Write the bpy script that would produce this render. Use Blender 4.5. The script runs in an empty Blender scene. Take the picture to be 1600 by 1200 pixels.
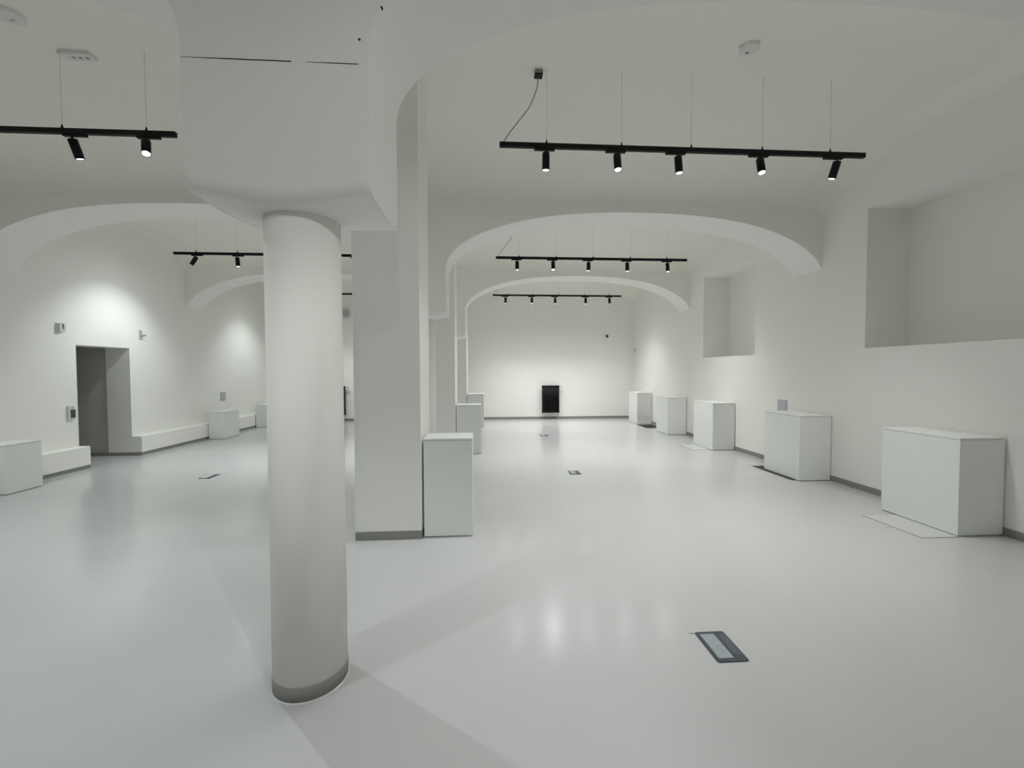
import bpy, bmesh, math, random
from mathutils import Vector, Matrix

random.seed(7)
SC = bpy.context.scene
COL = SC.collection

# ------------------------------------------------------------------ camera
CAM_Z = 1.6
F_PX, YAW, PITCH, ROLL = 659.26, -0.0633, -0.0310, -0.0033
cy, sy = math.cos(YAW), math.sin(YAW)
cp, sp = math.cos(PITCH), math.sin(PITCH)
cr, sr = math.cos(ROLL), math.sin(ROLL)
fwd = Vector((-sy * cp, cy * cp, sp))
rt = Vector((cy, sy, 0))
up = rt.cross(fwd)
r2 = cr * rt + sr * up
u2 = -sr * rt + cr * up
cam_data = bpy.data.cameras.new('camera')
cam = bpy.data.objects.new('camera', cam_data)
COL.objects.link(cam)
m = Matrix((r2, u2, -fwd)).transposed().to_4x4()
m.translation = (0, 0, CAM_Z)
cam.matrix_world = m
cam_data.sensor_fit = 'HORIZONTAL'
cam_data.sensor_width = 36
cam_data.lens = F_PX / 1600 * 36
cam_data.clip_start = 0.05
SC.camera = cam

# ------------------------------------------------------------------ world, exposure
w = bpy.data.worlds.new('world')
SC.world = w
w.use_nodes = True
w.node_tree.nodes['Background'].inputs[0].default_value = (0.6, 0.65, 0.62, 1)
w.node_tree.nodes['Background'].inputs[1].default_value = 0.0
vs = SC.view_settings
vs.view_transform = 'Standard'
vs.look = 'None'
vs.gamma = 1
vs.use_curve_mapping = False
vs.exposure = 0.0
SC.cycles.max_bounces = 14
SC.cycles.diffuse_bounces = 10
SC.cycles.glossy_bounces = 4

LAMP_W = 88.0                      # radiant power of one track spotlight
MAIN_K, SPILL_K = 0.82, 0.22         # narrow beam and wide spill of each lamp
LAMP_COL_R = (0.975, 1.0, 0.98)
LAMP_COL_L = (0.925, 1.0, 0.985)

# ------------------------------------------------------------------ key dimensions (metres)
XR, XL = 4.987, -6.76              # right and left wall
YB, YF = -5.9, 13.92               # wall behind the camera, far wall
ARCH = [-5.84, -1.79, 2.25, 6.294, 10.336]
AT = 0.295                         # half thickness of the arches
BLK = {-5.84: (-0.51, -1.31), -1.79: (-0.51, -1.31), 2.25: (-0.51, -1.31), 6.294: (-0.545, -1.31), 10.336: (-0.465, -1.27)}
BZ, BS = 2.43, 3.04                # underside of the springing blocks, springing line
NICHE_S, NICHE_T = 1.885, 3.70

# ------------------------------------------------------------------ materials
def new_mat(name):
    mt = bpy.data.materials.new(name)
    mt.use_nodes = True
    nt = mt.node_tree
    return mt, nt, nt.nodes['Principled BSDF']

def simple(name, col, rough=0.5, metal=0.0, spec=0.5, noise=0.0, nscale=30, bump=0.0, bscale=200):
    mt, nt, b = new_mat(name)
    b.inputs['Base Color'].default_value = (*col, 1)
    b.inputs['Roughness'].default_value = rough
    b.inputs['Metallic'].default_value = metal
    b.inputs['Specular IOR Level'].default_value = spec
    tc = nt.nodes.new('ShaderNodeTexCoord')
    if noise:
        n = nt.nodes.new('ShaderNodeTexNoise'); n.inputs['Scale'].default_value = nscale; n.inputs['Detail'].default_value = 6
        nt.links.new(tc.outputs['Object'], n.inputs['Vector'])
        r = nt.nodes.new('ShaderNodeMapRange')
        r.inputs[3].default_value = 1 - noise; r.inputs[4].default_value = 1 + noise
        nt.links.new(n.outputs['Fac'], r.inputs[0])
        mx = nt.nodes.new('ShaderNodeVectorMath'); mx.operation = 'SCALE'
        mx.inputs[0].default_value = col
        nt.links.new(r.outputs[0], mx.inputs['Scale'])
        nt.links.new(mx.outputs[0], b.inputs['Base Color'])
    if bump:
        n2 = nt.nodes.new('ShaderNodeTexNoise'); n2.inputs['Scale'].default_value = bscale; n2.inputs['Detail'].default_value = 4
        nt.links.new(tc.outputs['Object'], n2.inputs['Vector'])
        bp = nt.nodes.new('ShaderNodeBump'); bp.inputs['Strength'].default_value = bump; bp.inputs['Distance'].default_value = 0.002
        nt.links.new(n2.outputs['Fac'], bp.inputs['Height'])
        nt.links.new(bp.outputs[0], b.inputs['Normal'])
    return mt

M = {}
M['plaster'] = simple('wall_plaster', (0.850, 0.843, 0.815), 0.9, spec=0.15, noise=0.012, nscale=3, bump=0.15, bscale=60)
M['vault'] = simple('vault_plaster', (0.840, 0.830, 0.775), 0.92, spec=0.12, noise=0.012, nscale=2, bump=0.15, bscale=60)
M['column'] = simple('column_plaster', (0.89, 0.88, 0.845), 0.85, spec=0.2, noise=0.01, nscale=4, bump=0.1, bscale=80)
M['skirting'] = simple('grey_skirting', (0.255, 0.255, 0.24), 0.55, noise=0.02, nscale=6)
M['board'] = simple('white_laminate', (0.80, 0.82, 0.80), 0.42, noise=0.006, nscale=3)
M['board_dark'] = simple('shadow_gap', (0.05, 0.05, 0.05), 0.8)
M['screw'] = simple('screw_hole', (0.10, 0.09, 0.08), 0.7)
M['black'] = simple('black_powder_coat', (0.004, 0.004, 0.004), 0.55, spec=0.2)
M['black_gloss'] = simple('black_enamel', (0.004, 0.004, 0.004), 0.4, spec=0.25)
M['steel'] = simple('brushed_steel', (0.30, 0.30, 0.29), 0.35, metal=1.0)
M['wire'] = simple('steel_wire', (0.33, 0.33, 0.31), 0.4, metal=0.6)
M['cord'] = simple('grey_cord', (0.09, 0.09, 0.08), 0.6)
M['plastic'] = simple('white_plastic', (0.62, 0.63, 0.60), 0.45)
M['sensor'] = simple('ceiling_white_plastic', (0.72, 0.72, 0.69), 0.45)
M['grey_plastic'] = simple('grey_plastic', (0.47, 0.48, 0.51), 0.5)
M['mid_grey'] = simple('mid_grey_plastic', (0.30, 0.31, 0.31), 0.5)
M['dark_plastic'] = simple('dark_plastic', (0.06, 0.065, 0.07), 0.5)
M['box_frame'] = simple('floor_box_frame', (0.034, 0.044, 0.058), 0.42)
M['box_lid'] = simple('floor_box_lid', (0.30, 0.345, 0.36), 0.4, noise=0.2, nscale=45)
M['box_flap'] = simple('floor_box_flap', (0.065, 0.085, 0.10), 0.45, noise=0.15, nscale=60)
M['hatch'] = simple('resin_hatch', (0.58, 0.585, 0.57), 0.25)
M['seam'] = simple('hatch_seam', (0.05, 0.05, 0.045), 0.7)
M['grille'] = simple('dark_floor_grille', (0.085, 0.085, 0.085), 0.45)
M['crack'] = simple('plaster_crack', (0.03, 0.028, 0.025), 0.9)
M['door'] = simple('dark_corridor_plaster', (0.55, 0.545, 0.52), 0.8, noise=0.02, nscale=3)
M['silicone'] = simple('clear_sealant', (0.60, 0.61, 0.60), 0.25)
M['brass'] = simple('valve_metal', (0.55, 0.55, 0.53), 0.35, metal=0.3)

def floor_mat():
    mt, nt, b = new_mat('epoxy_floor')
    tc = nt.nodes.new('ShaderNodeTexCoord')
    n = nt.nodes.new('ShaderNodeTexNoise'); n.inputs['Scale'].default_value = 0.9; n.inputs['Detail'].default_value = 5
    nt.links.new(tc.outputs['Object'], n.inputs['Vector'])
    rp = nt.nodes.new('ShaderNodeValToRGB')
    rp.color_ramp.elements[0].position = 0.3; rp.color_ramp.elements[0].color = (0.508, 0.507, 0.514, 1)
    rp.color_ramp.elements[1].position = 0.7; rp.color_ramp.elements[1].color = (0.528, 0.527, 0.534, 1)
    nt.links.new(n.outputs['Fac'], rp.inputs[0])
    nt.links.new(rp.outputs[0], b.inputs['Base Color'])
    n2 = nt.nodes.new('ShaderNodeTexNoise'); n2.inputs['Scale'].default_value = 2.2; n2.inputs['Detail'].default_value = 4
    nt.links.new(tc.outputs['Object'], n2.inputs['Vector'])
    r = nt.nodes.new('ShaderNodeMapRange'); r.inputs[3].default_value = 0.15; r.inputs[4].default_value = 0.22
    nt.links.new(n2.outputs['Fac'], r.inputs[0])
    nt.links.new(r.outputs[0], b.inputs['Roughness'])
    n3 = nt.nodes.new('ShaderNodeTexNoise'); n3.inputs['Scale'].default_value = 7.0; n3.inputs['Detail'].default_value = 2
    nt.links.new(tc.outputs['Object'], n3.inputs['Vector'])
    bp = nt.nodes.new('ShaderNodeBump'); bp.inputs['Strength'].default_value = 0.05; bp.inputs['Distance'].default_value = 0.004
    nt.links.new(n3.outputs['Fac'], bp.inputs['Height'])
    nt.links.new(bp.outputs[0], b.inputs['Normal'])
    b.inputs['Specular IOR Level'].default_value = 0.42
    return mt
M['floor'] = floor_mat()

def emit(name, col, s):
    mt, nt, b = new_mat(name)
    b.inputs['Base Color'].default_value = (*col, 1)
    b.inputs['Emission Color'].default_value = (*col, 1)
    b.inputs['Emission Strength'].default_value = s
    return mt
M['lens'] = emit('lit_lens', (0.97, 1.0, 0.98), 6)

# ------------------------------------------------------------------ helpers
def obj(name, bm, mat, parent=None, smooth=False, loc=None):
    me = bpy.data.meshes.new(name)
    bmesh.ops.recalc_face_normals(bm, faces=bm.faces[:])
    bm.to_mesh(me); bm.free()
    me.materials.append(M[mat])
    if smooth:
        for p in me.polygons: p.use_smooth = True
        me.update()
    o = bpy.data.objects.new(name, me)
    COL.objects.link(o)
    if parent: o.parent = parent
    if loc: o.location = loc
    return o

def bx(bm, x0, x1, y0, y1, z0, z1, bev=0.0, seg=2):
    r = bmesh.ops.create_cube(bm, size=1.0)
    vs_ = r['verts']
    for v in vs_:
        v.co = Vector(((x0 + x1) / 2 + v.co.x * (x1 - x0), (y0 + y1) / 2 + v.co.y * (y1 - y0), (z0 + z1) / 2 + v.co.z * (z1 - z0)))
    if bev:
        es = list({e for v in vs_ for e in v.link_edges})
        bmesh.ops.bevel(bm, geom=es, offset=bev, segments=seg, affect='EDGES', profile=0.5)
    return bm

def box(*a, **k):
    return bx(bmesh.new(), *a, **k)

def tube(bm, pts, rad, n=8, caps=True):
    pts = [Vector(p) for p in pts]
    rings = []
    for i, p in enumerate(pts):
        d = (pts[min(i + 1, len(pts) - 1)] - pts[max(i - 1, 0)]).normalized()
        a = d.orthogonal().normalized() if i == 0 else (prev - d * prev.dot(d)).normalized()
        prev = a
        b = d.cross(a)
        rr = rad[i] if isinstance(rad, (list, tuple)) else rad
        rings.append([bm.verts.new(p + (a * math.cos(t) + b * math.sin(t)) * rr) for t in [2 * math.pi * k / n for k in range(n)]])
    for r0, r1 in zip(rings, rings[1:]):
        for k in range(n):
            bm.faces.new((r0[k], r0[(k + 1) % n], r1[(k + 1) % n], r1[k]))
    if caps:
        bm.faces.new(rings[0][::-1]); bm.faces.new(rings[-1])
    return bm

def lathe(bm, prof, n=64, c=(0, 0, 0), caps=True):
    rings = []
    for r, z in prof:
        rings.append([bm.verts.new((c[0] + r * math.cos(2 * math.pi * k / n), c[1] + r * math.sin(2 * math.pi * k / n), c[2] + z)) for k in range(n)])
    for a, b in zip(rings, rings[1:]):
        for k in range(n):
            bm.faces.new((a[k], a[(k + 1) % n], b[(k + 1) % n], b[k]))
    if caps:
        bm.faces.new(rings[0][::-1]); bm.faces.new(rings[-1])
    return bm

def tag(o, label, cat, group=None, kind=None):
    o['label'] = label; o['category'] = cat
    if group: o['group'] = group
    if kind: o['kind'] = kind
    return o

def thing(name, label, cat, loc=(0, 0, 0), group=None):
    o = bpy.data.objects.new(name, None)
    o.empty_display_size = 0.1
    COL.objects.link(o)
    o.location = loc
    return tag(o, label, cat, group)

def struct(o):
    o['kind'] = 'structure'
    return o

# ------------------------------------------------------------------ floor
struct(obj('floor', box(XL - 3.2, XR + 0.9, YB - 0.3, YF + 0.3, -0.2, 0.0), 'floor'))

# ------------------------------------------------------------------ vaulted ceiling, one barrel per bay
def ztop(x):
    return 3.965 + 0.085 * math.exp(-((x + 0.9) / 1.1) ** 2)

def vault_z(x, y):
    bays = [(-5.84 + AT, -1.79 - AT), (-1.79 + AT, 2.25 - AT), (2.25 + AT, 6.294 - AT), (6.294 + AT, 10.336 - AT), (10.336 + AT, YF)]
    for a, b in bays:
        if a <= y <= b:
            t = (y - (a + b) / 2) / ((b - a) / 2)
            return ztop(x) + (4.51 - ztop(x)) * math.sqrt(max(0, 1 - t * t))
    return 4.0

bm = bmesh.new()
CR = 0.20                           # the vault runs into the side walls in a soft cove
def cove(x):
    d = min(max(0.0, x - XL), max(0.0, XR - x))
    return 0.0 if d >= CR else CR - math.sqrt(max(0.0, CR * CR - (CR - d) ** 2))
cov = [CR * (1 - math.cos(math.pi / 2 * k / 8)) for k in range(9)]
VX = [XL - 0.25] + [XL + c for c in cov] + [XL + CR + (XR - XL - 2 * CR) * i / 24 for i in range(1, 24)] + [XR - c for c in cov[::-1]] + [XR + 0.25]
NX, NY = len(VX) - 1, 28
for a, b in [(-5.84 + AT, -1.79 - AT), (-1.79 + AT, 2.25 - AT), (2.25 + AT, 6.294 - AT), (6.294 + AT, 10.336 - AT), (10.336 + AT, YF)]:
    grid = []
    for j in range(NY + 1):
        th = math.pi * j / NY
        t = -math.cos(th)
        y = (a + b) / 2 + t * (b - a) / 2
        row = []
        for x in VX:
            row.append(bm.verts.new((x, y, ztop(x) + (4.51 - ztop(x)) * math.sin(th) - cove(x))))
        grid.append(row)
    for j in range(NY):
        for i in range(NX):
            bm.faces.new((grid[j][i], grid[j + 1][i], grid[j + 1][i + 1], grid[j][i + 1]))
me = bpy.data.meshes.new('ceiling')
for f in bm.faces: f.smooth = True
bmesh.ops.recalc_face_normals(bm, faces=bm.faces[:])
for f in bm.faces:
    if f.normal.z > 0: f.normal_flip()
bm.to_mesh(me); bm.free()
me.materials.append(M['vault'])
ceil = bpy.data.objects.new('ceiling', me); COL.objects.link(ceil); struct(ceil)
so = ceil.modifiers.new('thickness', 'SOLIDIFY'); so.thickness = 0.12; so.offset = -1

# ------------------------------------------------------------------ walls
WT = 4.75
def wall_with_openings(name, x0, x1, xback, ops, ya, yb, mat='plaster'):
    """wall slab between x0 (room side) and x1, openings (y0,y1,z0,z1) closed at xback (None = open)"""
    bm = bmesh.new()
    y = ya
    for (a, b, z0, z1) in ops:
        bx(bm, min(x0, x1), max(x0, x1), y, a, -0.02, WT)
        if z0 > 0: bx(bm, min(x0, x1), max(x0, x1), a, b, -0.02, z0)
        bx(bm, min(x0, x1), max(x0, x1), a, b, z1, WT)
        if xback is not None: bx(bm, min(xback, x1), max(xback, x1), a, b, z0, z1)
        y = b
    bx(bm, min(x0, x1), max(x0, x1), y, yb, -0.02, WT)
    return struct(obj(name, bm, mat))

PER = 4.1
niches = []
for k in (-2, -1, 0, 1):
    y1 = 5.26 + 4.13 * k
    niches.append((y1 - 1.86, y1, NICHE_S, NICHE_T))
wall_with_openings('wall_right', XR, XR + 0.95, XR + 0.6, niches, YB, YF + 0.25)
DA, DB, DH = 7.44, 8.495, 2.055
wall_with_openings('wall_left', XL, XL - 0.43, None, [(DA, DB, 0.0, DH)], YB, YF + 0.25)
struct(obj('wall_back', box(XL - 0.4, XR + 0.9, YF, YF + 0.25, -0.02, WT), 'plaster'))
struct(obj('wall_front', box(XL - 0.4, XR + 0.9, YB - 0.25, YB, -0.02, WT), 'plaster'))

# dark corridor behind the left doorway
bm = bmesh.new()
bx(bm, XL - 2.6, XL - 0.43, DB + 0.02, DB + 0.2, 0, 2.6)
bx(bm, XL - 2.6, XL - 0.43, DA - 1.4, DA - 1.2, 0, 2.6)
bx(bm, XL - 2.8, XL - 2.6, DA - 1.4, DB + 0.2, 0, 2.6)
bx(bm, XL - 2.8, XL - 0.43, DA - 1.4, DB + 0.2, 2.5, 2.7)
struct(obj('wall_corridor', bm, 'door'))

# ------------------------------------------------------------------ skirting
SK = 0.078
struct(obj('baseboard_right', box(XR - 0.012, XR, YB, YF, 0, SK, bev=0.003), 'skirting'))
struct(obj('baseboard_back', box(XL, XR - 0.012, YF - 0.012, YF, 0, SK, bev=0.003), 'skirting'))
struct(obj('baseboard_corridor', box(XL - 2.6, XL + 0.17, DB - 0.008, DB, 0, 0.065, bev=0.002), 'skirting'))

# ------------------------------------------------------------------ transverse arches
def contour(xa, xb, n=72):
    """soffit line from springing xa to springing xb"""
    c, h = (xa + xb) / 2, abs(xb - xa) / 2
    pts = []
    for i in range(n + 1):
        s = -math.cos(math.pi * i / n)
        z = BS - 0.01 + 0.832 * math.sqrt(max(0, 1 - abs(s) ** 2.3))
        pts.append((c + s * h, z))
    return pts

def arch(y, idx):
    xr, xl = BLK[y]
    y0, y1 = y - AT, y + AT
    top = 4.62
    bm = bmesh.new()

    def side(pts):
        out = []
        for x, z in pts:
            # wall-side springing sits a little lower than the block-side one
            if x > 3.6: z -= 0.05 * ((x - 3.6) / (XR - 3.6)) ** 2
            if x < -5.4: z -= 0.10 * ((-5.4 - x) / (-5.4 - XL)) ** 2
            out.append((x, z))
        rows = [[bm.verts.new((x, yy, z)) for x, z in out] for yy in (y0, y1)]
        tops = [[bm.verts.new((x, yy, top)) for x, z in out] for yy in (y0, y1)]
        for i in range(len(out) - 1):
            bm.faces.new((rows[0][i], rows[0][i + 1], rows[1][i + 1], rows[1][i]))
            bm.faces.new((rows[0][i], tops[0][i], tops[0][i + 1], rows[0][i + 1]))
            bm.faces.new((rows[1][i], rows[1][i + 1], tops[1][i + 1], tops[1][i]))
            bm.faces.new((tops[0][i], tops[1][i], tops[1][i + 1], tops[0][i + 1]))
    side(contour(XL - 0.02, xl))
    side(contour(xr, XR + 0.02))

    # springing block above the column: its underside bellies down softly round the column head
    xc = (xl + xr) / 2
    def under(x, yy):
        dy = yy - (y - 0.02)
        sg = 0.20 if dy > 0 else 0.42
        return BZ - 0.100 * math.exp(-((x - xc) / 0.36) ** 2 - (dy / sg) ** 2)
    nx, rr = 28, 0.05
    ys = [(y0 + rr * (1 - math.cos(a)), rr * (1 - math.sin(a))) for a in [math.pi / 2 * k / 5 for k in range(6)]]
    ys += [(y0 + rr + (y1 - y0 - rr) * k / 16, 0.0) for k in range(1, 17)]
    xs = [xl + (xr - xl) * i / nx for i in range(nx + 1)]
    g = [[bm.verts.new((x, yy, under(x, yy) + dz)) for x in xs] for yy, dz in ys]
    for a in range(len(ys) - 1):
        for i in range(nx):
            f = bm.faces.new((g[a][i], g[a][i + 1], g[a + 1][i + 1], g[a + 1][i])); f.smooth = True
    t0 = [bm.verts.new((x, y0, top)) for x in xs]
    t1 = [bm.verts.new((x, y1, top)) for x in xs]
    for i in range(nx):
        bm.faces.new((g[0][i], t0[i], t0[i + 1], g[0][i + 1]))
        bm.faces.new((g[-1][i], g[-1][i + 1], t1[i + 1], t1[i]))
        bm.faces.new((t0[i], t1[i], t1[i + 1], t0[i + 1]))
    for k, i in ((0, 0), (1, nx)):
        zs = BS - 0.01
        p0 = bm.verts.new((xs[i], y0, zs)); p1 = bm.verts.new((xs[i], y1, zs))
        bm.faces.new([p0] + [g[a][i] for a in range(len(ys))] + [p1])
    bmesh.ops.remove_doubles(bm, verts=bm.verts[:], dist=1e-5)
    return struct(obj('trim_%d' % idx, bm, 'plaster'))

arches = [arch(y, i + 1) for i, y in enumerate(ARCH) if y > -5]
arch0 = arches[1]

# hairline cracks and two small holes in the face of the nearest arch
def crack(x0, x1, z, w0, seed):
    rnd = random.Random(seed)
    bm = bmesh.new()
    n = 14
    up_, lo = [], []
    for i in range(n + 1):
        t = i / n
        x = x0 + (x1 - x0) * t
        zz = z + rnd.uniform(-0.0006, 0.0006)
        ww = w0 * (0.25 + 0.75 * min(1, 2.2 * t))
        up_.append((x, zz + ww / 2)); lo.append((x, zz - ww / 2))
    vv = [[bm.verts.new((x, yy, z_)) for (x, z_) in lst] for yy in (2.25 - AT - 0.001, 2.25 - AT + 0.004) for lst in (up_, lo)]
    for i in range(n):
        bm.faces.new((vv[0][i], vv[0][i + 1], vv[1][i + 1], vv[1][i]))
        bm.faces.new((vv[0][i], vv[2][i], vv[2][i + 1], vv[0][i + 1]))
        bm.faces.new((vv[1][i], vv[1][i + 1], vv[3][i + 1], vv[3][i]))
    o = obj('crack', bm, 'crack', arch0)
    return o
crack(-1.31, -0.843, 2.963, 0.0045, 1)
crack(-0.781, -0.553, 2.963, 0.0035, 2)
for (x, z, r) in ((-0.549, 3.070, 0.006), (-0.45, 3.214, 0.005)):
    b_ = bmesh.new()
    tube(b_, [(x, 2.25 - AT - 0.001, z), (x, 2.25 - AT + 0.01, z)], r, 10)
    obj('nail_hole', b_, 'crack', arch0)

# ------------------------------------------------------------------ round columns
def column(x, y, label):
    t = thing('round_column', label, 'column', (x, y, 0), 'round columns under the arches')
    R = 0.178
    pr = [(R + 0.001, SK), (R, 1.2), (R - 0.001, 2.42)]
    obj('shaft', lathe(bmesh.new(), pr, 96), 'column', t, smooth=False)
    obj('plinth', lathe(bmesh.new(), [(R + 0.003, 0), (R + 0.003, SK - 0.002), (R + 0.001, SK)], 96), 'skirting', t)
    obj('sealant_bead', lathe(bmesh.new(), [(R + 0.009, 0), (R + 0.008, 0.003), (R + 0.003, 0.006)], 96), 'silicone', t)
    for c in t.children:
        if c.name.startswith(('shaft', 'plinth')):
            for p in c.data.polygons:
                p.use_smooth = abs(p.normal.z) < 0.95
    return t
column(-0.916, 2.224, 'large round white column in the foreground with grey plinth band')
column(-0.905, 6.294, 'round white column half hidden behind the nearest square pillar')
column(-0.87, 10.336, 'farthest round white column behind the second square pillar')
column(-0.91, -1.79, 'round white column behind the camera position')

# ------------------------------------------------------------------ square piers
def pier(x0, x1, y0, y1, label):
    c = ((x0 + x1) / 2, (y0 + y1) / 2, 0)
    t = thing('square_pillar', label, 'pillar', c, 'square pillars between the columns')
    hx, hy = (x1 - x0) / 2, (y1 - y0) / 2
    obj('shaft', box(-hx, hx, -hy, hy, SK, 4.6, bev=0.006), 'plaster', t)
    obj('plinth', box(-hx - 0.002, hx + 0.002, -hy - 0.002, hy + 0.002, 0, SK, bev=0.004), 'skirting', t)
    return t
pier(-1.232, -0.612, 4.03, 4.66, 'tall square white pillar behind the foreground round column')
pier(-1.20, -0.570, 8.07, 8.69, 'second square white pillar, seen edge-on past the first pillar')
pier(-1.15, -0.522, 12.1, 12.72, 'farthest square white pillar, nearest the wall with the radiator')

# ------------------------------------------------------------------ plastered ledges along the left wall
BF, BH = -6.582, 0.372
def ledge(y0, y1, label):
    t = thing('wall_ledge', label, 'ledge', ((XL + BF) / 2, (y0 + y1) / 2, 0), 'plastered ledges on the left wall')
    hx, hy = (BF - XL) / 2, (y1 - y0) / 2
    obj('ledge_body', box(-hx, hx, -hy, hy, 0.062, BH, bev=0.006), 'plaster', t)
    obj('plinth', box(-hx, hx - 0.012, -hy + 0.001, hy - 0.001, 0, 0.062), 'skirting', t)
    return t
ledge(-1.0, DA, 'low white plastered ledge on the near side of the doorway')
ledge(DB, YF - 0.02, 'long low white plastered ledge running from the doorway to the far wall')

# ------------------------------------------------------------------ pedestals
def pedestal(x0, x1, y0, y1, h, label, group, screws=()):
    cx_, cy_ = (x0 + x1) / 2, (y0 + y1) / 2
    hx, hy = (x1 - x0) / 2, (y1 - y0) / 2
    t = thing('display_plinth', label, 'pedestal', (cx_, cy_, 0), group)
    obj('body', box(-hx, hx, -hy, hy, 0.008, h - 0.022, bev=0.002), 'board', t)
    obj('base', box(-hx + 0.012, hx - 0.012, -hy + 0.012, hy - 0.012, 0, 0.007), 'board_dark', t)
    obj('top_panel', box(-hx, hx, -hy, hy, h - 0.018, h, bev=0.002), 'board', t)
    obj('lid_gap', box(-hx + 0.004, hx - 0.004, -hy + 0.004, hy - 0.004, h - 0.0225, h - 0.0175), 'mid_grey', t)
    for (sx, sz) in screws:
        b_ = bmesh.new()
        tube(b_, [(sx - cx_, -hy - 0.0006, sz), (sx - cx_, -hy + 0.002, sz)], 0.0045, 8)
        obj('screw', b_, 'screw', t)
    return t
GR = 'white plinths along the right wall'
GP = 'tall white plinths beside the square pillars'
GL = 'low white plinths in front of the left ledge'
pedestal(4.505, 4.972, 3.715, 4.50, 0.947, 'nearest and largest white plinth on the right, beside the pale floor hatch', GR, [(4.513, 0.83), (4.513, 0.45)])
pedestal(4.50, 4.972, 5.756, 6.52, 0.944, 'second white plinth from the near end of the right wall, under a grey plate', GR)
pedestal(4.52, 4.972, 8.11, 8.885, 0.944, 'middle white plinth of the right wall with shaded side, under the smaller recess', GR)
pedestal(4.50, 4.972, 10.144, 10.845, 0.930, 'fourth white plinth along the right wall, evenly grey with no bright side', GR)
pedestal(4.52, 4.972, 12.31, 13.03, 0.940, 'farthest white plinth on the right wall, by the far corner', GR)
pedestal(-0.594, -0.128, 4.06, 4.42, 0.955, 'tall white plinth standing against the nearest square pillar', GP, [(-0.136, 0.84), (-0.136, 0.50), (-0.136, 0.08)])
pedestal(-0.556, -0.085, 8.13, 8.50, 0.950, 'white plinth standing against the second square pillar', GP)
pedestal(-0.505, -0.045, 12.05, 12.42, 0.950, 'farthest white plinth by the pillars, half hidden behind another', GP)
pedestal(-6.57, -6.24, 5.86, 6.32, 0.655, 'low white plinth at the left picture edge before the doorway', GL)
pedestal(-6.56, -6.20, 10.42, 11.03, 0.645, 'low white plinth standing before the long ledge under a small grey plate', GL)
pedestal(-6.56, -6.20, 12.49, 13.1, 0.66, 'low white plinth partly hidden behind the foreground round column', GL)

# ------------------------------------------------------------------ hatches and floor boxes
def hatch(x0, x1, y0, y1, label):
    t = thing('floor_hatch', label, 'floor hatch', ((x0 + x1) / 2, (y0 + y1) / 2, 0), 'pale hatches in the floor by the right wall')
    hx, hy = (x1 - x0) / 2, (y1 - y0) / 2
    obj('seam', box(-hx, hx, -hy, hy, -0.004, 0.0016), 'seam', t)
    obj('lid', box(-hx + 0.006, hx - 0.006, -hy + 0.006, hy - 0.006, -0.004, 0.003, bev=0.001), 'hatch', t)
hatch(4.128, 4.95, 3.70, 4.345, 'thin pale floor hatch under the nearest plinth on the right')
hatch(4.14, 4.95, 8.19, 8.79, 'thin pale floor hatch under the middle plinth of the right wall')

def grille(x0, x1, y0, y1, label):
    t = thing('floor_grille', label, 'floor grille', ((x0 + x1) / 2, (y0 + y1) / 2, 0), 'dark grilles in the floor by the right wall')
    hx, hy = (x1 - x0) / 2, (y1 - y0) / 2
    bm = bmesh.new()
    bx(bm, -hx, hx, -hy, hy, -0.004, 0.002)
    obj('frame', bm, 'grille', t)
    bm = bmesh.new()
    n = int(2 * hy / 0.03)
    for i in range(n):
        yy = -hy + 0.02 + i * (2 * hy - 0.04) / n
        bx(bm, -hx + 0.015, hx - 0.015, yy, yy + 0.012, 0.002, 0.005)
    obj('slats', bm, 'dark_plastic', t)
grille(4.425, 4.95, 5.80, 6.74, 'dark floor grille under the second plinth on the right wall')
grille(4.45, 4.93, 11.38, 12.18, 'small dark floor grille before the farthest plinth on the right wall')

def floor_box(x0, x1, y0, y1, label, pale=False):
    t = thing('floor_box', label, 'floor socket', ((x0 + x1) / 2, (y0 + y1) / 2, 0), 'floor socket boxes')
    hx, hy = (x1 - x0) / 2, (y1 - y0) / 2
    k = 2 * hx
    bm = bmesh.new(); rings = []
    for ins, z in ((0, -0.004), (0, 0.003), (0.003, 0.005)):
        rg = []
        for (qx, qy, a0) in ((1, 1, 0), (-1, 1, 90), (-1, -1, 180), (1, -1, 270)):
            for k_ in range(6):
                a_ = math.radians(a0 + 18 * k_); rr = 0.016
                rg.append(bm.verts.new((qx * (hx - rr) + (rr - ins) * math.cos(a_), qy * (hy - rr) + (rr - ins) * math.sin(a_), z)))
        rings.append(rg)
    for a_, b_ in zip(rings, rings[1:]):
        for k_ in range(24): bm.faces.new((a_[k_], a_[(k_ + 1) % 24], b_[(k_ + 1) % 24], b_[k_]))
    bm.faces.new(rings[0][::-1]); bm.faces.new(rings[-1])
    obj('frame', bm, 'box_frame', t)
    obj('cable_flap', box(hx - 0.30 * k, hx - 0.06 * k, -hy + 0.05, hy - 0.035, 0.004, 0.0065, bev=0.0008), 'box_flap', t)
    obj('gap', box(-hx + 0.10 * k, hx - 0.36 * k, -hy + 0.026, hy - 0.020, 0.004, 0.0056), 'board_dark', t)
    o = obj('lid', box(-hx + 0.12 * k, hx - 0.40 * k, -hy + 0.028, hy - 0.026, 0.004, 0.0066, bev=0.0008), 'hatch' if pale else 'box_lid', t)
    return t
floor_box(1.262, 1.444, 2.182, 2.451, 'nearest dark blue-grey floor box with pale grey lid')
floor_box(1.30, 1.476, 6.38, 6.61, 'small dark floor box in the middle of the right aisle')
floor_box(1.345, 1.535, 10.17, 10.48, 'farthest dark floor box, in line with the far radiator')
floor_box(-4.305, -4.135, 6.555, 6.82, 'floor box with bright lid and dark rim in the left aisle', pale=True)
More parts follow.
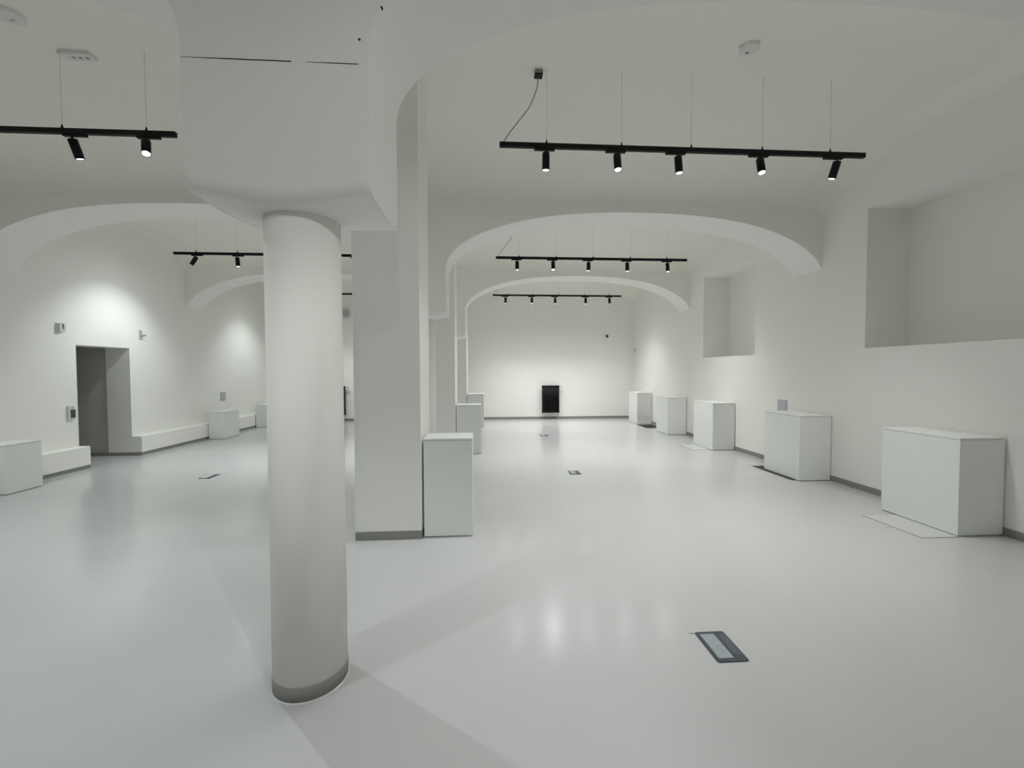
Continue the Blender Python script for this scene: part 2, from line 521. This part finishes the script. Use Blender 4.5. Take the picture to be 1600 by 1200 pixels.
b_ = bmesh.new(); bx(b_, 1.225, 1.262, 2.443, 2.446, 0, 0.0012)
tag(obj('stray_wire', b_, 'seam'), 'tiny dark thread beside the corner of the nearest floor box', 'thread')
b_ = bmesh.new(); bx(b_, 4.04, 4.10, 3.975, 3.983, 0, 0.0015)
tag(obj('scuff_chip', b_, 'mid_grey'), 'tiny grey chip on the floor left of the nearest pale hatch', 'debris')

# ------------------------------------------------------------------ radiators
def radiator(x0, x1, z0, z1, label):
    y = YF - 0.13
    t = thing('column_radiator', label, 'radiator', ((x0 + x1) / 2, y, 0), 'black radiators on the far wall')
    hx = (x1 - x0) / 2
    n = 13
    st = 2 * hx / n
    for i in range(n):
        b_ = bmesh.new()
        x = -hx + st * (i + 0.5)
        for dy in (-0.033, 0.0, 0.033):
            tube(b_, [(x, dy, z0 + 0.03), (x, dy, z1 - 0.03)], 0.017, 8)
        obj('section', b_, 'black_gloss', t, smooth=True)
    for z in (z0 + 0.025, z1 - 0.025):
        b_ = bmesh.new()
        bx(b_, -hx - 0.008, hx + 0.008, -0.052, 0.052, z - 0.022, z + 0.022, bev=0.012, seg=3)
        obj('header', b_, 'black_gloss', t)
    b_ = bmesh.new()
    tube(b_, [(hx, 0, z1 - 0.03), (hx + 0.05, 0, z1 - 0.03)], 0.012, 8)
    tube(b_, [(hx + 0.05, 0.09, z1 - 0.03), (hx + 0.05, -0.01, z1 - 0.03)], 0.012, 8)
    tube(b_, [(hx + 0.05, 0, z1 - 0.03), (hx + 0.10, 0, z1 - 0.03)], [0.022, 0.024], 12)
    obj('valve', b_, 'plastic', t)
    b_ = bmesh.new()
    tube(b_, [(hx - 0.045, 0, z0 + 0.01), (hx - 0.045, 0, z0 - 0.10), (hx - 0.045, 0.0, 0.0)], 0.011, 8)
    obj('supply_pipe', b_, 'brass', t, smooth=True)
    for xx in (-hx + st * 2, hx - st * 2):
        for zz in (z1 - 0.16, z0 + 0.12):
            obj('bracket', box(xx - 0.012, xx + 0.012, 0.03, 0.13, zz, zz + 0.04), 'black', t)
radiator(1.865, 2.435, 0.215, 1.12, 'tall black column radiator on the far wall of the right aisle')
radiator(-5.05, -4.47, 0.205, 1.13, 'black radiator mostly hidden between round column and square pillar')

# ------------------------------------------------------------------ small wall fittings
def wall_plate(x, y, z, sx, hy, hz, mat, label, cat, name, rim=True, bevel=0.006):
    t = thing(name, label, cat, (x, y, z), None)
    d = 0.018
    obj('plate', box(0, d * sx, -hy, hy, -hz, hz, bev=0.004) if sx > 0 else box(d * sx, 0, -hy, hy, -hz, hz, bev=0.004), mat, t)
    return t
t = wall_plate(XL, 11.32, 0.975, 1, 0.10, 0.105, 'grey_plastic', 'small grey wall plate above the low plinth in the left aisle', 'wall plate', 'wall_plate')
obj('cover', box(0.018, 0.022, -0.08, 0.08, -0.085, 0.085, bev=0.001), 'grey_plastic', t)
t = wall_plate(XR, 6.775, 0.985, -1, 0.105, 0.115, 'grey_plastic', 'small grey wall plate just above the second plinth on the right', 'wall plate', 'wall_plate')
obj('cover', box(-0.022, -0.018, -0.085, 0.085, -0.095, 0.095, bev=0.001), 'grey_plastic', t)

t = thing('thermostat', 'small pale wall controller with dark screen left of the doorway', 'thermostat', (XL, 7.308, 0.945))
obj('case', box(0, 0.03, -0.06, 0.05, -0.11, 0.105, bev=0.004), 'plastic', t)
obj('screen', box(0.030, 0.042, -0.022, 0.048, -0.085, 0.045, bev=0.002), 'dark_plastic', t)
b_ = bmesh.new(); tube(b_, [(0.03, 0.012, 0.075), (0.036, 0.012, 0.075)], 0.009, 12)
obj('button', b_, 'mid_grey', t)

t = thing('wall_sounder', 'grey angular alarm box high on the wall left of the doorway', 'alarm', (XL, 7.18, 2.322))
bm = bmesh.new()
pts = [(0, -0.06, -0.10), (0, 0.06, -0.075), (0, 0.06, 0.075), (0, -0.06, 0.06), (0.055, -0.045, -0.075), (0.055, 0.05, -0.06), (0.055, 0.05, 0.065), (0.055, -0.045, 0.05)]
v = [bm.verts.new(p) for p in pts]
for f in ((0, 1, 2, 3), (4, 5, 6, 7), (0, 1, 5, 4), (1, 2, 6, 5), (2, 3, 7, 6), (3, 0, 4, 7)): bm.faces.new([v[i] for i in f])
obj('case', bm, 'plastic', t)
obj('slot', box(0.055, 0.058, -0.006, 0.012, -0.03, 0.05), 'dark_plastic', t)

t = thing('wall_camera', 'small bracket camera high on the wall right of the doorway', 'camera', (XL, 8.76, 2.335))
obj('wall_mount', box(0, 0.02, -0.03, 0.03, -0.085, 0.085, bev=0.004), 'grey_plastic', t)
b_ = bmesh.new(); tube(b_, [(0.01, 0.0, -0.03), (0.09, 0.02, -0.01)], 0.016, 10)
obj('camera_head', b_, 'mid_grey', t)

t = thing('dome_camera', 'tiny black dome camera high on the far right wall', 'camera', (4.06, YF, 2.77))
obj('mount', box(-0.035, 0.035, -0.05, 0, -0.01, 0.045, bev=0.004), 'plastic', t)
b_ = bmesh.new(); bmesh.ops.create_uvsphere(b_, u_segments=16, v_segments=10, radius=0.042)
bmesh.ops.translate(b_, verts=b_.verts[:], vec=(0, -0.065, -0.028))
obj('dome', b_, 'black_gloss', t, smooth=True)

t = thing('motion_detector', 'small white motion detector on the right wall near the far corner', 'sensor', (XR, 13.72, 2.27))
obj('case', box(-0.05, 0, -0.035, 0.035, -0.07, 0.07, bev=0.01), 'plastic', t)
obj('detector_window', box(-0.056, -0.049, -0.022, 0.022, -0.05, 0.0, bev=0.003), 'plastic', t)

t = thing('round_siren', 'round grey siren seen between round column and square pillar', 'siren', (-4.45, YF, 3.50))
obj('mount', box(-0.10, 0.10, -0.03, 0, -0.02, 0.17, bev=0.005), 'sensor', t)
b_ = bmesh.new(); tube(b_, [(0, -0.02, -0.04), (0, -0.07, -0.04), (0, -0.085, -0.04)], [0.115, 0.115, 0.09], 24)
obj('siren_body', b_, 'grey_plastic', t)

# ------------------------------------------------------------------ ceiling fittings
def oct_plate(r, h, seg=8, rot=0.0, sx=1, sy_=1):
    bm = bmesh.new()
    rings = []
    for rr, z in ((r, 0), (r, -h * 0.6), (r * 0.86, -h)):
        rings.append([bm.verts.new((sx * rr * math.cos(rot + 2 * math.pi * k / seg), sy_ * rr * math.sin(rot + 2 * math.pi * k / seg), z)) for k in range(seg)])
    for a, b in zip(rings, rings[1:]):
        for k in range(seg): bm.faces.new((a[k], a[(k + 1) % seg], b[(k + 1) % seg], b[k]))
    bm.faces.new(rings[0]); bm.faces.new(rings[-1])
    return bm
t = thing('ceiling_sensor', 'small white angular ceiling sensor above the nearest right-hand track', 'sensor', (2.36, 3.705, vault_z(2.36, 3.705) + 0.004))
obj('housing', oct_plate(0.095, 0.035, 6, 0.0), 'sensor', t)
obj('sensor_eye', box(-0.014, 0.014, 0.025, 0.04, -0.037, -0.034), 'dark_plastic', t)
t = thing('emergency_light', 'flat white ceiling unit with three dark slots above the left track', 'emergency light', (-3.70, 4.195, vault_z(-3.7, 4.195) + 0.003))
obj('housing', box(-0.15, 0.13, -0.05, 0.05, -0.035, 0, bev=0.008), 'sensor', t)
for dx in (-0.04, 0.02, 0.08):
    obj('slot', box(dx - 0.014, dx + 0.014, -0.012, 0.012, -0.038, -0.034), 'mid_grey', t)
t = thing('ceiling_sensor', 'small white ceiling sensor in the top left corner of the picture', 'sensor', (-3.80, 3.72, vault_z(-3.8, 3.72) + 0.004))
obj('housing', oct_plate(0.10, 0.04, 16, 0.0), 'sensor', t)
obj('sensor_eye', box(-0.012, 0.02, 0.02, 0.032, -0.042, -0.038), 'mid_grey', t)

# ------------------------------------------------------------------ track rails
RAIL_Z = 3.775                     # centre of the rail
def catmull(pts, n=8):
    P = [Vector(p) for p in pts]
    P = [P[0] * 2 - P[1]] + P + [P[-1] * 2 - P[-2]]
    out = []
    for i in range(1, len(P) - 2):
        for k in range(n):
            t_ = k / n
            p0, p1, p2, p3 = P[i - 1], P[i], P[i + 1], P[i + 2]
            out.append(0.5 * ((2 * p1) + (-p0 + p2) * t_ + (2 * p0 - 5 * p1 + 4 * p2 - p3) * t_ ** 2 + (-p0 + 3 * p1 - 3 * p2 + p3) * t_ ** 3))
    out.append(P[-2])
    return out

def rail(x0, x1, y, cables, label, group, canopy=None):
    t = thing('track_rail', label, 'track rail', (x0, y, RAIL_Z), group)
    L = x1 - x0
    bm = bmesh.new()
    bx(bm, 0.01, L - 0.01, -0.018, 0.018, -0.020, 0.025)
    obj('rail', bm, 'black', t)
    for a, b in ((-0.004, 0.012), (L - 0.012, L + 0.004)):
        obj('end_cap', box(a, b, -0.019, 0.019, -0.021, 0.026, bev=0.003), 'black', t)
    for cx_ in cables:
        zt = vault_z(cx_, y) - RAIL_Z + 0.01
        b_ = bmesh.new(); tube(b_, [(cx_ - x0, 0, 0.03), (cx_ - x0, 0, zt)], 0.0012, 5)
        c_ = obj('suspension_wire', b_, 'wire', t)
        b_ = bmesh.new(); tube(b_, [(0, 0, 0.024), (0, 0, 0.034), (0, 0, 0.065)], [0.013, 0.011, 0.003], 10)
        obj('wire_clamp', b_, 'black', c_, loc=(cx_ - x0, 0, 0))
        b_ = bmesh.new(); tube(b_, [(0, 0, zt - 0.018), (0, 0, zt)], [0.005, 0.008], 8)
        obj('ceiling_anchor', b_, 'sensor', c_, loc=(cx_ - x0, 0, 0))
    if canopy:
        cx_, cyy = canopy
        zt = vault_z(cx_, cyy) - RAIL_Z
        cn = obj('canopy', box(-0.038, 0.038, -0.038, 0.038, -0.045, 0.01, bev=0.002), 'steel', t, loc=(cx_ - x0, cyy - y, zt))
        obj('canopy_band', box(-0.039, 0.039, -0.039, 0.039, -0.046, -0.036), 'black', cn)
        b_ = bmesh.new()
        ex = cx_ - x0
        path = [(0.029, 0, 0.022), (0.093, 0.005, 0.120), (0.177, 0.0, 0.226), (0.247, 0.01, 0.319), (0.296, 0.02, 0.396), (0.330, 0.03, 0.480), (0.365, 0.035, 0.578), (ex, cyy - y, zt - 0.042)]
        tube(b_, catmull(path), 0.0042, 8)
        obj('power_cord', b_, 'cord', t, smooth=True)
    return t

GT = 'ceiling light tracks'
rail(0.153, 3.862, 4.13, [0.605, 1.345, 2.049, 2.782, 3.497], 'nearest long black light track hanging over the right aisle', GT, canopy=(0.532, 4.17))
rail(0.22, 3.985, 8.18, [0.663, 1.385, 2.112, 2.853, 3.583], 'middle black light track seen through the nearest arch of the right aisle', GT, canopy=(0.60, 8.22))
rail(0.23, 3.985, 12.2, [0.671, 1.375, 2.14, 2.892, 3.622], 'farthest small black light track of the right aisle, before the far wall', GT, canopy=(0.60, 12.24))
rail(-6.53, -2.825, 4.13, [-3.802, -3.078, -4.55, -5.27, -5.99], 'nearest black light track, cut by the left picture edge', GT)
rail(-5.68, -1.98, 8.18, [-5.29, -4.56, -3.85, -3.10, -2.40], 'middle black light track of the left aisle, passing behind the round column', GT)
rail(-5.68, -2.98, 12.2, [-5.29, -4.56, -3.20], 'farthest black light track of the left aisle, glimpsed beside the round column', GT)
rail(0.153, 3.862, 0.08, [0.605, 1.345, 2.049, 2.782, 3.497], 'black light track of the right aisle overhead of the viewer', GT)
rail(-6.53, -2.825, 0.08, [-3.802, -3.078, -4.55, -5.27, -5.99], 'black light track of the left aisle level with the viewer', GT)
rail(0.153, 3.862, -3.82, [0.605, 2.049, 3.497], 'added unseen light track of the right aisle behind the viewer', GT)  # unseen track, added to carry the forward fill lamps

# ------------------------------------------------------------------ spotlights
def spot_data(name, col, power, ang, blend=0.9):
    ld = bpy.data.lights.new(name, 'SPOT')
    ld.color = col
    ld.energy = power
    ld.spot_size = math.radians(ang)
    ld.spot_blend = blend
    ld.shadow_soft_size = 0.022
    return ld

ad_me = [None]
def spotlight(x, y, aim, label, group, side=0, power=1.0, ang=94, off=0.0, adapter=None, blend=0.75, zip_tie=0):
    """x: pivot; aim: direction of the beam; off: pivot offset along the adapter"""
    t = thing('spotlight', label, 'spotlight', (x, y, RAIL_Z - 0.02), group)
    col = LAMP_COL_R if x > -1 else LAMP_COL_L
    # adapter under the rail
    bm = bmesh.new()
    bx(bm, -0.115 + off, 0.085 + off, -0.017, 0.017, -0.022, 0.0, bev=0.003)
    ad = obj('adapter', bm, 'black', t)
    bm = bmesh.new(); tube(bm, [(0, 0, -0.02), (0, 0, -0.045)], 0.008, 10)
    obj('stem', bm, 'black', t)
    d = Vector(aim).normalized()
    q = Vector((0, 0, -1)).rotation_difference(d)
    bm = bmesh.new()
    R, L = 0.036, 0.165
    prof = [(0.012, 0.006), (R - 0.003, 0.0), (R, -0.004), (R, -L), (R - 0.003, -L), (R - 0.004, -L + 0.014)]
    lathe(bm, prof, 28)
    body = obj('lamp_body', bm, 'black', t, loc=(0, 0, -0.043))
    body.rotation_mode = 'QUATERNION'; body.rotation_quaternion = q
    for p in body.data.polygons: p.use_smooth = abs(p.normal.z) < 0.5
    bm = bmesh.new(); lathe(bm, [(R - 0.005, 0.0), (R - 0.006, -0.004), (0.012, -0.009)], 24)
    obj('lens', bm, 'lens', body, loc=(0, 0, -L + 0.008))
    for nm, pw, an, bl in (('spotlight_beam', MAIN_K, ang, blend), ('spotlight_spill', SPILL_K, 150, 1.0)):
        lo = bpy.data.objects.new(nm, spot_data(nm, col, LAMP_W * power * pw, an, bl))
        COL.objects.link(lo); lo.parent = body
        lo.location = (0, 0, -L - 0.006)
    if zip_tie:
        b_ = bmesh.new()
        tube(b_, catmull([(-0.105 + off, -0.018, -0.02), (-0.125 + off, -0.02, -0.05 * zip_tie), (-0.20 + off if zip_tie < 1 else -0.16 + off, -0.02, -0.06 if zip_tie < 1 else -0.10)]), 0.0012, 5)
        obj('zip_tie', b_, 'wire', t)
    return t

G1, G2, G3 = 'spotlights on the nearest right track', 'spotlights on the middle right track', 'spotlights on the farthest right track'
ordn = ['leftmost', 'second from left', 'middle', 'second from right', 'rightmost']
aims1 = [(0.0, 0.05, -1), (0.0, -0.22, -1), (0.06, -0.05, -1), (-0.05, -0.30, -1), (-0.14, 0.26, -1)]
for i, (x, a) in enumerate(zip([0.599, 1.300, 1.915, 2.758, 3.575], aims1)):
    extra = ['hanging straight', 'brightly glaring', 'hanging straight', 'brightly glaring', 'tilted'][i]
    spotlight(x, 4.13, a, '%s of the five black spotlights on the nearest right track, %s' % (ordn[i], extra), G1,
              off=[0.0, 0.0, -0.01, 0.0, -0.03][i], zip_tie=[0.6, 0, 0, 0, 1][i], power=[1, 0.65, 0.95, 0.8, 1.4][i], ang=100)
aims2 = [(0, 0.0, -1), (0.0, -0.22, -1), (0, 0.03, -1), (0.03, 0.02, -1), (0.06, 0.0, -1)]
for i, (x, a) in enumerate(zip([0.626, 1.322, 2.021, 2.789, 3.597], aims2)):
    spotlight(x, 8.18, a, '%s of the five black spotlights on the middle right track%s' % (ordn[i], ', brightly glaring' if i == 1 else ''), G2, power=1.4 if i > 2 else 1.1, ang=100)
aims3 = [(-0.05, 0.02, -1), (0.0, 0.0, -1), (0, 0.03, -1), (0.0, 0.0, -1), (0.08, 0.0, -1)]
for i, (x, a) in enumerate(zip([0.598, 1.356, 2.035, 2.93, 3.631], aims3)):
    spotlight(x, 12.2, a, '%s of the five tiny black spotlights on the farthest right track' % ordn[i], G3, power=1.5, ang=106)
GL1, GL2, GL3 = 'spotlights on the nearest left track', 'spotlights on the middle left track', 'spotlights on the farthest left track'
spotlight(-3.72, 4.13, (0.10, 0.34, -1), 'unlit-looking black spotlight tilted away on the nearest left track', GL1, off=0.04)
spotlight(-3.085, 4.13, (0.30, -0.42, -1), 'glaring black spotlight near the right end of the nearest left track', GL1, off=0.04, power=1.45)
for x, a in ((-4.5, (0, -0.3, -1)), (-5.2, (-0.1, 0.2, -1)), (-6.0, (-0.2, 0.1, -1))):
    spotlight(x, 4.13, a, 'black spotlight on the nearest left track beyond the left picture edge', GL1, power=0.8)
spotlight(-5.29, 8.18, (-0.62, -0.05, -1), 'black spotlight tilted to the left wall on the middle left track', GL2, off=0.03, power=1.3)
spotlight(-4.565, 8.18, (0.03, 0.05, -1), 'upright black spotlight on the middle left track, beside the round column', GL2, off=0.03, power=1.3)
for x, a in ((-3.85, (0, 0.1, -1)), (-3.1, (0, 0.1, -1)), (-2.4, (0.05, 0.1, -1))):
    spotlight(x, 8.18, a, 'black spotlight on the middle left track hidden behind round column or pillar', GL2, power=1.3)
for x, a in ((-5.3, (-0.5, 0.0, -1)), (-4.6, (0.0, 0.25, -1)), (-3.3, (0.0, 0.3, -1))):
    spotlight(x, 12.2, a, 'black spotlight on the farthest left track hidden behind round column or pillar', GL3)
for x, a, p_ in ((0.6, (-0.38, 0.52, -1), 1.0), (1.3, (-0.5, 0.95, -1), 0.4), (2.0, (0, 0.2, -1), 0.1), (2.75, (0.2, 0.2, -1), 0.12), (3.5, (0.5, 0.5, -1), 0.3)):  # first lamp follows the column's shadow; second is added fill for block and pillar
    spotlight(x, 0.08, a, 'unseen black spotlight on the right track overhead of the viewer', 'spotlights on the right track overhead', power=p_, ang=62 if p_ > 0.5 else 94, blend=0.6)
for x, a, p_ in ((-5.9, (-0.3, 0.3, -1), 0.12), (-5.2, (0, 0.3, -1), 0.1), (-4.5, (0.9, 0.8, -1), 0.5), (-3.45, (0.55, 0.45, -1), 1.3)):  # last lamp follows the column's shadow; the one before it is added fill
    spotlight(x, 0.08, a, 'unseen black spotlight on the left track level with the viewer', 'spotlights on the left track level with the viewer', power=p_, ang=62 if p_ > 0.5 else 94, blend=0.6)
for x, a in ((0.75, (-0.32, 1, -0.42)), (2.9, (-0.30, 1, -0.42))):  # added out of view to brighten the near arch block, column and pillar
    spotlight(x, -3.82, a, 'added fill spotlight aimed forward from behind the viewer', 'added fill spotlights behind the viewer', power=0.6, ang=80)
